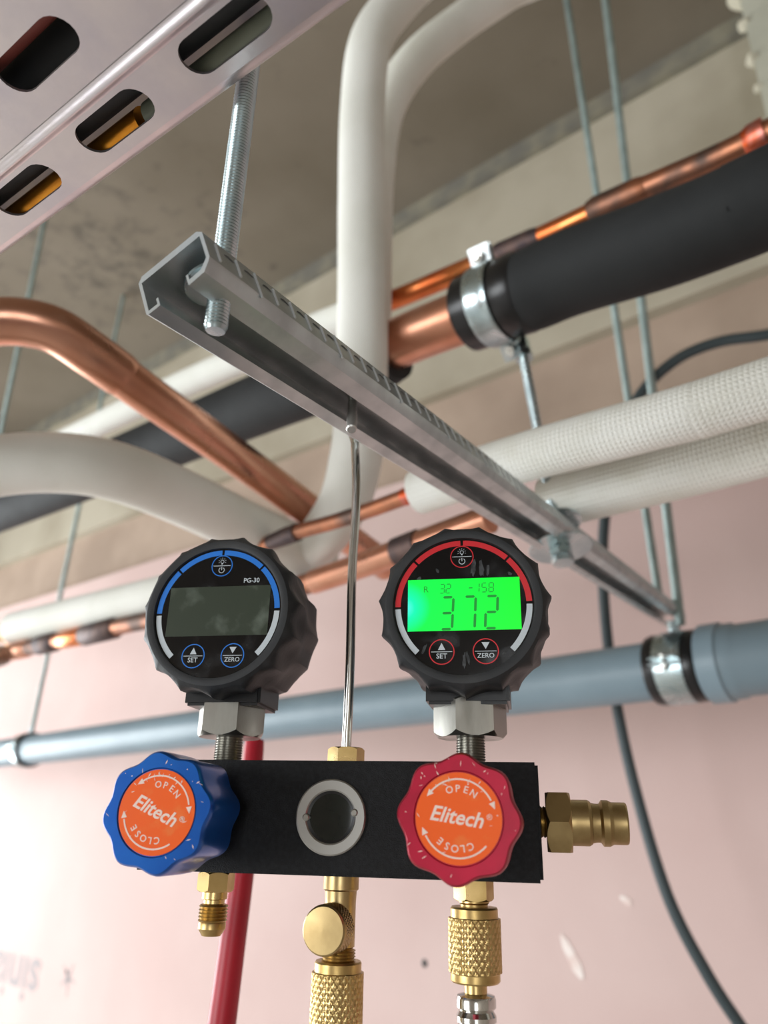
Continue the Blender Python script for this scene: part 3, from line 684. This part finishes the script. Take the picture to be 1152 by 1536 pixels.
lb2 = P(-30, 800, 1.75); rod('thin threaded rod at the left picture edge, crossing behind the copper elbow', lb2, up_to_ceiling(lb2, near_vertical(lb2, 32, 500)), .0066, .0034, 12, 'zinc_dull')

# embossed white pipes lying on the channel, right
e1 = thing('insulated_pipe', 'upper white net-embossed pipe on the right, bare copper at its left end', 'pipe', P(900, 660, .53))
k1 = .61*1490
E1 = [run(628, 738, k1*1.0), run(760, 694, k1), run(900, 655, k1), run(1050, 614, k1), run(1290, 540, k1)]; E1.append(E1[-1]+(E1[-1]-E1[-2]).normalized()*.9)
piece('insulation_sleeve', e1, E1, .0180, 'white_net', 64, 6)
kk = E1[0]
F = [P(636, 735, .611), P(560, 763, .645), P(500, 783, .678), P(440, 800, .708), P(385, 822, .742), P(330, 845, .775)]
piece('copper_tube', e1, F[:5]+[F[5]], .0068, 'copper_burnt', 24, 4)
g = G(); g.tube([F[3]+(F[2]-F[3])*.10, F[3]+(F[4]-F[3])*.12, F[3]+(F[4]-F[3])*.22, F[3]+(F[4]-F[3])*.62], [.0083, .0085, .0083, .0074], 24, 1); shift(g, e1.location); obj('coupling', g, M['copper_black'], e1, label='scorched black coupling')
g = G(); g.tube([F[0]+(F[1]-F[0])*.08, F[0]+(F[1]-F[0])*.38], .0072, 24, 1); shift(g, e1.location); obj('heated_ring', g, M['solder'], e1, label='orange heat-tinted band')
e2 = thing('insulated_pipe', 'lower of two white net-embossed insulated pipes on the right', 'pipe', P(960, 730, .62))
def lvl(x, y, z): r = P(x, y, 1)-EYE; return EYE+r*(z/r.z)
E2 = [lvl(822, 756, .247), lvl(889, 738, .247), lvl(1020, 704, .247), lvl(1152, 666, .247), lvl(1300, 622, .247)]; E2.append(E2[-1]+(E2[-1]-E2[-2]).normalized()*.9)
piece('insulation_sleeve', e2, E2, .0215, 'white_net', 64, 6)

# rod from the black clamp down through the channel with a wide washer below
k2 = 1097.0
cb = P(752, 452, k2/1602)
sx = None
# channel point under the big washer
wpt = P(812, 806, .592); sa = (wpt-STL).dot(SA); wc = strut_pt(sa, W_*.5, -.003)
ct = cb
dB = (P(900, 395, k2/1750)-P(600, 515, k2/1450)).normalized()
top = P(781, 512, .70)
t5, L5 = rod('threaded rod from the black clamp down through the channel to a wide washer', wc-(top-wc).normalized()*.012, top, .0045, .0022, 20, 'zinc')
g = G(); g.lathe([(.0046, .0105), (.0235, .0105), (.0240, .0110), (.0235, .0120), (.0046, .0120)], 48, Matrix.Identity(4)); obj('washer', g, M['zinc'], t5, sharp=30, label='wide round washer')
g = G(); g.hexa(.0150, .0042, .0104, Matrix.Identity(4), rot=.3); obj('nut', g, M['zinc'], t5, sharp=20)
g = G(); g.hexa(.0150, -.0022, .0036, Matrix.Identity(4), rot=.0); obj('nut', g, M['zinc'], t5, sharp=20)
g = G(); g.lathe([(.0046, .0330), (.0200, .0330), (.0200, .0345), (.0046, .0345)], 48, Matrix.Identity(4)); obj('washer', g, M['zinc'], t5, sharp=30)
g = G(); g.hexa(.0150, .0345, .0400, Matrix.Identity(4), rot=.3); obj('nut', g, M['zinc'], t5, sharp=20)
g = G(); g.hexa(.0150, L5-.022, L5-.014, Matrix.Identity(4), rot=.3); g.hexa(.0130, L5-.013, L5+.001, Matrix.Identity(4), rot=.1); obj('nut', g, M['zinc'], t5, sharp=20)

# black insulated pipe with clamp
bt = thing('black_insulated_pipe', 'thick black insulated pipe rising to the upper right, bare copper left of its clamp', 'pipe', P(760, 450, k2/1610))
def bp(x, y): return P(x, y, k2/(x+850))
piece('copper_core', bt, [bp(520, 550), bp(620, 505), bp(740, 458)], .0245, 'copper', 40, 4)
piece('insulation_sleeve', bt, [bp(590, 524), bp(545, 545), bp(400, 602), bp(240, 668), bp(60, 742), bp(-120, 815), bp(-120, 815)+(bp(-120, 815)-bp(240, 668)).normalized()*.8], [.031, .0345, .0345, .0345, .0345, .0345, .0345], 'black_foam', 40, 5)
piece('insulation_sleeve', bt, [bp(772, 444), bp(800, 434), bp(860, 408), bp(980, 368), bp(1080, 330), bp(1170, 290), bp(1300, 232), bp(1300, 232)+(bp(1300, 232)-bp(1080, 330)).normalized()*.9], [.0335, .0350, .0352, .0352, .0345, .0350, .0350, .0350], 'black_foam', 48, 8)
axb = (bp(790, 438)-bp(700, 474)).normalized()
cc = thing('pipe_clamp', 'zinc pipe clamp with thick black rubber rings around the black insulated pipe', 'pipe clamp', bp(742, 456)); Z0 = Vector(cc.location)
ub = (ZZ-axb*ZZ.dot(axb)).normalized(); sb = axb.cross(ub); Fb = along(Z0, axb, ub)
g = G(); g.ring([(.0245, -.030), (.0310, -.031), (.0345, -.028), (.0350, -.012), (.0345, -.009), (.0345, .009), (.0352, .012), (.0362, .030), (.0345, .034), (.0245, .034)], 56, Fb); shift(g, Z0); obj('rubber_lining', g, M['black_shiny'], cc)
g = G(); g.ring([(.0348, -.0105), (.0372, -.0112), (.0378, -.0085), (.0372, -.006), (.0372, .006), (.0378, .0085), (.0372, .0112), (.0348, .0105)], 56, Fb); shift(g, Z0); obj('band', g, M['zinc'], cc)
for sg in (1, -1):
    dr = (ub*math.cos(math.radians(52))*sg*-1 + sb*math.sin(math.radians(52))*sg*-1)
    dr = (ub*.82-FWD*.55) if sg > 0 else (-ub*.75+FWD*.75)
    dr = (dr-axb*dr.dot(axb)).normalized(); q = Z0+dr*.043; L_ = frame(q, dr, axb, dr.cross(axb)); g = G()
    for o_ in (-.0030, .0030): g.box((0, 0, o_), (.020, .021, .0020), L_, ch=.0005)
    shift(g, Z0); obj('flange', g, M['galv'], cc)
    g = G(); g.lathe([(.0025, -.012), (.0025, .010)], 14, L_); g.hexa(.009, .0042, .0092, L_); g.lathe([(.0025, -.009), (.0048, -.0085), (.0050, -.0045)], 18, L_); shift(g, Z0); obj('screw', g, M['chrome'], cc)

# copper line and its white sleeve behind the black pipe
k3 = 1269.0
def cp(x, y): return P(x, y, k3/(x+850))
ut = thing('copper_pipe', 'slim copper pipe above the black pipe, white sleeve on its left half', 'pipe', cp(640, 432))
piece('copper_tube', ut, [cp(520, 477), cp(600, 446), cp(690, 408), cp(800, 362), cp(900, 316)], .0112, 'copper_or', 28, 4)
piece('copper_tube', ut, [cp(890, 320), cp(960, 288), cp(1060, 246), cp(1120, 218), cp(1250, 155), cp(1250, 155)+(cp(1250, 155)-cp(1060, 246)).normalized()*.8], .0122, 'copper_burnt', 28, 4)
piece('coupling', ut, [cp(740, 388), cp(752, 382), cp(800, 362), cp(812, 357)], [.0114, .0128, .0128, .0114], 'copper_black', 28, 1)
piece('coupling', ut, [cp(886, 322), cp(896, 317), cp(960, 289), cp(972, 283)], [.0124, .0142, .0142, .0124], 'copper_burnt', 28, 1)
piece('brazed_joint', ut, [cp(1118, 219), cp(1128, 214), cp(1150, 203)], [.0124, .0150, .0155], 'solder', 28, 1, label='iridescent heat-tinted joint')
piece('insulation_sleeve', ut, [cp(550, 466), cp(500, 484), cp(400, 523), cp(250, 588), cp(120, 650), cp(-80, 745), cp(-80, 745)+(cp(-80, 745)-cp(250, 588)).normalized()*.8], .0195, 'white_foam', 32, 5)

# white pipe A: comes from the slab, drops, and turns away to the left behind the blue gauge
wa = thing('insulated_pipe', 'white insulated pipe dropping beside the hook, then bending away left behind the blue gauge', 'pipe', P(545, 400, .78))
piece('insulation_sleeve', wa, [P(720, -150, 1.05)+Vector((.12, -.30, .34)), P(720, -150, 1.05), P(660, -60, .97), P(600, 0, .92), P(557, 62, .87), P(544, 160, .84), P(543, 300, .785), P(544, 450, .742), P(541, 600, .707), P(535, 680, .708), P(508, 770, .745), P(440, 842, .835), P(330, 872, .90), P(200, 902, 1.0), P(22, 942, 1.19)],
      [.0245]*15, 'white_foam', 40, 8)
# white pipe B from the upper right
wbp = thing('insulated_pipe', 'white insulated pipe arching in from the top right, joining behind the dropping pipe', 'pipe', P(610, 150, 1.0))
piece('insulation_sleeve', wbp, [P(860, -80, 1.08)+(P(860, -80, 1.08)-P(760, -12, 1.04))*2.0+ZZ*.22, P(860, -80, 1.08), P(760, -12, 1.04), P(690, 35, 1.02), P(625, 90, .98), P(580, 160, .94), P(562, 260, .90), P(556, 400, .86), P(556, 520, .845)], .0235, 'white_foam', 40, 8)
# white pipe C: arcs from the left
wcp = thing('insulated_pipe', 'white insulated pipe arching in from the left picture edge under the copper elbow', 'pipe', P(220, 725, .64))
piece('insulation_sleeve', wcp, [P(-130, 735, .60)+(P(-130, 735, .60)-P(-20, 702, .60)).normalized()*.7, P(-130, 735, .60), P(-20, 702, .60), P(80, 694, .605), P(170, 706, .62), P(260, 740, .665), P(350, 782, .73), P(430, 818, .79), P(485, 838, .82)], [.024, .024, .024, .024, .024, .0245, .0255, .0262, .0265], 'white_foam', 48, 8)
# white pipe A end brass valve
bv = thing('brass_valve', 'shiny brass valve at the left edge, at the end of the white pipe', 'valve', P(-10, 950, 1.2)); Zv = Vector(bv.location)
vd = (P(-200, 998, 1.5)-P(22, 942, 1.19)).normalized()
g = G(); V_ = along(P(24, 943, 1.19), vd); g.lathe([(.011, -.02), (.011, .004)], 24, V_); g.hexa(.034, .004, .024, V_, rot=.3); g.lathe([(.015, .024), (.015, .07)], 24, V_); shift(g, Zv); obj('flare_nut', g, M['brass'], bv, sharp=25)
g = G(); V2 = along(P(-4, 985, 1.16), vd); g.hexa(.030, -.012, .02, V2, rot=.1); g.lathe([(.011, .02), (.011, .06)], 24, V2); shift(g, Zv); obj('valve_body', g, M['chrome'], bv, sharp=25)

# big copper pipe with elbow, left
ct_ = thing('copper_pipe', 'large bright copper pipe with an elbow, upper left, running down behind the white pipe', 'pipe', P(220, 590, .66))
CP = [P(-130, 500, .60)+(P(-130, 500, .60)-P(-40, 484, .60)).normalized()*.7, P(-130, 500, .60), P(-40, 484, .60), P(30, 483, .605), P(85, 497, .612), P(140, 533, .625), P(230, 598, .66), P(330, 668, .715), P(440, 748, .79), P(520, 806, .86), P(580, 850, .92)]
piece('copper_tube', ct_, CP, .0172, 'copper', 40, 8)
piece('elbow', ct_, [P(-60, 487, .60), P(-30, 484, .60), P(30, 483, .605), P(85, 497, .612), P(140, 533, .625), P(178, 560, .639), P(182, 563, .641)], [.0175, .0187, .0188, .0188, .0188, .0187, .0175], 'copper', 40, 8, label='thicker copper elbow')

# second copper line below the white pipe
t7 = thing('copper_pipe', 'brazed copper pipe with dark joints just below the white pipe, passing behind both gauges', 'pipe', P(400, 900, .82))
def fp(x, y): return P(x, y, 1015/(x+850))
piece('copper_tube', t7, [fp(-60, 995), fp(40, 973), fp(200, 935), fp(330, 910), fp(400, 894), fp(520, 857)], .0108, 'copper_burnt', 28, 4)
piece('copper_tube', t7, [fp(470, 873), fp(560, 842), fp(640, 812), fp(735, 778)], .0122, 'copper', 28, 4)
for x0, x1, y0, y1, mm, rr in ((60, 82, 968, 963, 'copper_black', .0138), (128, 172, 953, 942, 'copper_black', .0142), (95, 122, 960, 954, 'copper_or', .0128), (596, 630, 829, 816, 'copper_black', .0140), (0, 40, 982, 973, 'copper', .0135)):
    piece('coupling', t7, [fp(x0-3, y0+1), fp(x0, y0), fp(x1, y1), fp(x1+3, y1-1)], [.0110, rr, rr, .0110], mm, 28, 1)

# cables and hose
g = G(); g.tube([P(1260, 480, 1.02)+AX*.7-ZZ*.1, P(1260, 480, 1.02), P(1152, 502, 1.05), P(1075, 514, 1.08), P(1010, 543, 1.10), P(955, 600, 1.12), P(922, 690, 1.13), P(906, 790, 1.13), P(906, 900, 1.12), P(922, 1040, 1.10), P(952, 1180, 1.06), P(1000, 1340, 1.0), P(1060, 1460, .96), P(1125, 1560, .93), P(1220, 1700, .9)], .0078, 16, 8)
tag(obj('black_cable', g, M['cable']), 'long dark cable curving down the right side in front of the pink wall', 'cable')
g = G(); pts = [P(382, 1112, .47), P(376, 1180, .455), P(366, 1280, .44), P(348, 1420, .42), P(328, 1570, .40), P(300, 1760, .38)]
path_r = [.0058, .0064, .0070, .0073, .0076, .0078]
g.tube(pts, path_r, 24, 8); tag(obj('red_hose', g, M['red_hose']), 'red rubber hose slanting behind the manifold under the blue gauge', 'hose')

# ------------------------------------------------------------------ perforated cable tray, upper left
TH = .235; a0 = at_height(0, 390, TH); b0 = at_height(540, 0, TH)
TT = (b0-a0).normalized(); TN = Vector((-TT.y, TT.x, 0))
if TN.dot(NW) > 0: TN = -TN                       # inward: towards the viewer's side
tray = thing('cable_tray', 'perforated galvanised cable tray overhead in the upper left corner', 'cable tray', None, frame(a0, TT, TN, TT.cross(TN)) @ Matrix.Scale(.94, 4))
up = 1 if TT.cross(TN).z > 0 else -1
X0, X1, TW = -.16, .50, .105
slots = []
for k in range(-9, 12): slots.append((.0518+.0610*k, .0170))
for k in range(-9, 12): slots.append((.0528+.0610*k, .0500))
slots += [(.0518+.0610*k, .0830) for k in range(-9, 12)]
def slotted_sheet(x0, x1, y0, y1, sl, hx, hy, zf, thick):
    """flat sheet with rounded slots: ring of quads around each slot inside its own cell"""
    g = G(); xs = sorted({x0, x1}|{round(c[0]-.0305, 5) for c in sl}|{round(c[0]+.0305, 5) for c in sl})
    xs = [x for x in xs if x0 <= x <= x1]
    return g
def sheet_cell(g, x0, x1, y0, y1, c, hx, hy):
    n = 10; loop = []
    for k in range(n+1): a = -math.pi/2+math.pi*k/n; loop.append((c[0]+hx-hy+hy*math.cos(a), c[1]+hy*math.sin(a)))
    for k in range(n+1): a = math.pi/2+math.pi*k/n; loop.append((c[0]-hx+hy+hy*math.cos(a), c[1]+hy*math.sin(a)))
    m = len(loop); out = []
    for (x, y) in loop:                            # project to the cell border
        dx, dy = x-c[0], y-c[1]; s_ = min([((x1 if dx > 0 else x0)-c[0])/dx if abs(dx) > 1e-9 else 1e9, ((y1 if dy > 0 else y0)-c[1])/dy if abs(dy) > 1e-9 else 1e9]); out.append((c[0]+dx*s_, c[1]+dy*s_))
    th = .0012*up
    vs = [(x, y, zfun(y)) for x, y in loop]+[(x, y, zfun(y)) for x, y in out]+[(x, y, zfun(y)+th) for x, y in loop]+[(x, y, zfun(y)+th) for x, y in out]
    fs = []
    for i in range(m):
        j = (i+1) % m; fs += [(i, j, m+j, m+i), (2*m+i, 3*m+i, 3*m+j, 2*m+j), (i, 2*m+i, 2*m+j, j)]
    g.add(vs, fs)
    for cx_, cy_ in ((x0, y0), (x1, y0), (x1, y1), (x0, y1)):     # corner fillers
        best = sorted(range(m), key=lambda i: (out[i][0]-cx_)**2+(out[i][1]-cy_)**2)
        i = [i for i in best if abs(out[i][0]-cx_) < 1e-7]; j = [i for i in best if abs(out[i][1]-cy_) < 1e-7]
        if i and j:
            p, q = out[i[0]], out[j[0]]
            for th_ in (0, th): g.add([(cx_, cy_, zfun(cy_)+th_), (p[0], p[1], zfun(p[1])+th_), (q[0], q[1], zfun(q[1])+th_)], [(0, 1, 2)])
def zfun(y):                                       # shallow stiffening rib under the sheet
    return 0
g = G()
for sx_, sy_ in slots:
    y0_, y1_ = {.0170: (.0052, .0262), .0500: (.0325, .0665), .0830: (.0665, .1050)}[sy_]
    sheet_cell(g, sx_-.0305, sx_+.0305, y0_, y1_, (sx_, sy_), .0200, .0072)
X0 = min(s[0] for s in slots)-.0305; X1 = max(s[0] for s in slots)+.0305
def strip(pairs):
    n = len(pairs); vs = [(x, y, z*up) for x in (X0, X1) for y, z in pairs]+[(x, y, (z+.0012)*up) for x in (X0, X1) for y, z in pairs]
    g.add(vs, [(i, i+1, n+i+1, n+i) for i in range(n-1)]+[(2*n+i, 3*n+i, 3*n+i+1, 2*n+i+1) for i in range(n-1)])
strip([(.0262+.0063*i/16, -.0021*math.sin(math.pi*i/16)**2) for i in range(17)])
strip([(.0052, 0), (.0034, .0003), (.0016, .0014), (.0004, .0032), (0, .0052), (0, .045)])
obj('perforated_base', g, M['tray'], tray, sharp=30)
g = G(); g.box(((X0+X1)/2, TW, .022*up), (X1-X0, .0012, .046)); obj('side_flange', g, M['tray'], tray)
TF = tray.matrix_world
def in_tray(name, label, cat, pts, r, m, seg=24):
    g = G(); g.tube([TF @ Vector((x, y, z*up)) for x, y, z in pts], r*.94, seg, 8); return tag(obj(name, g, M[m]), label, cat)
in_tray('black_pipe', 'black insulated pipe lying in the cable tray, seen through the slots', 'pipe', [(-.5, .0302, .0205), (.72, .0302, .0205)], .0188, 'black_foam')
in_tray('grey_pipe', 'grey-green wrapped pipe in the cable tray, seen through the outer slots', 'pipe', [(.121, .0063, .0078), (.72, .0063, .0078)], .0060, 'green_tape')
in_tray('copper_pipe', 'amber pipe in the cable tray, seen through the lowest slot', 'pipe', [(-.5, .0064, .008), (-.05, .0064, .008), (.117, .0064, .0078)], .0061, 'amber')
in_tray('red_conduit', 'dark red conduit in the cable tray, seen through the inner slot', 'pipe', [(-.5, .0622, .014), (.72, .0622, .014)], .0120, 'red_brown')
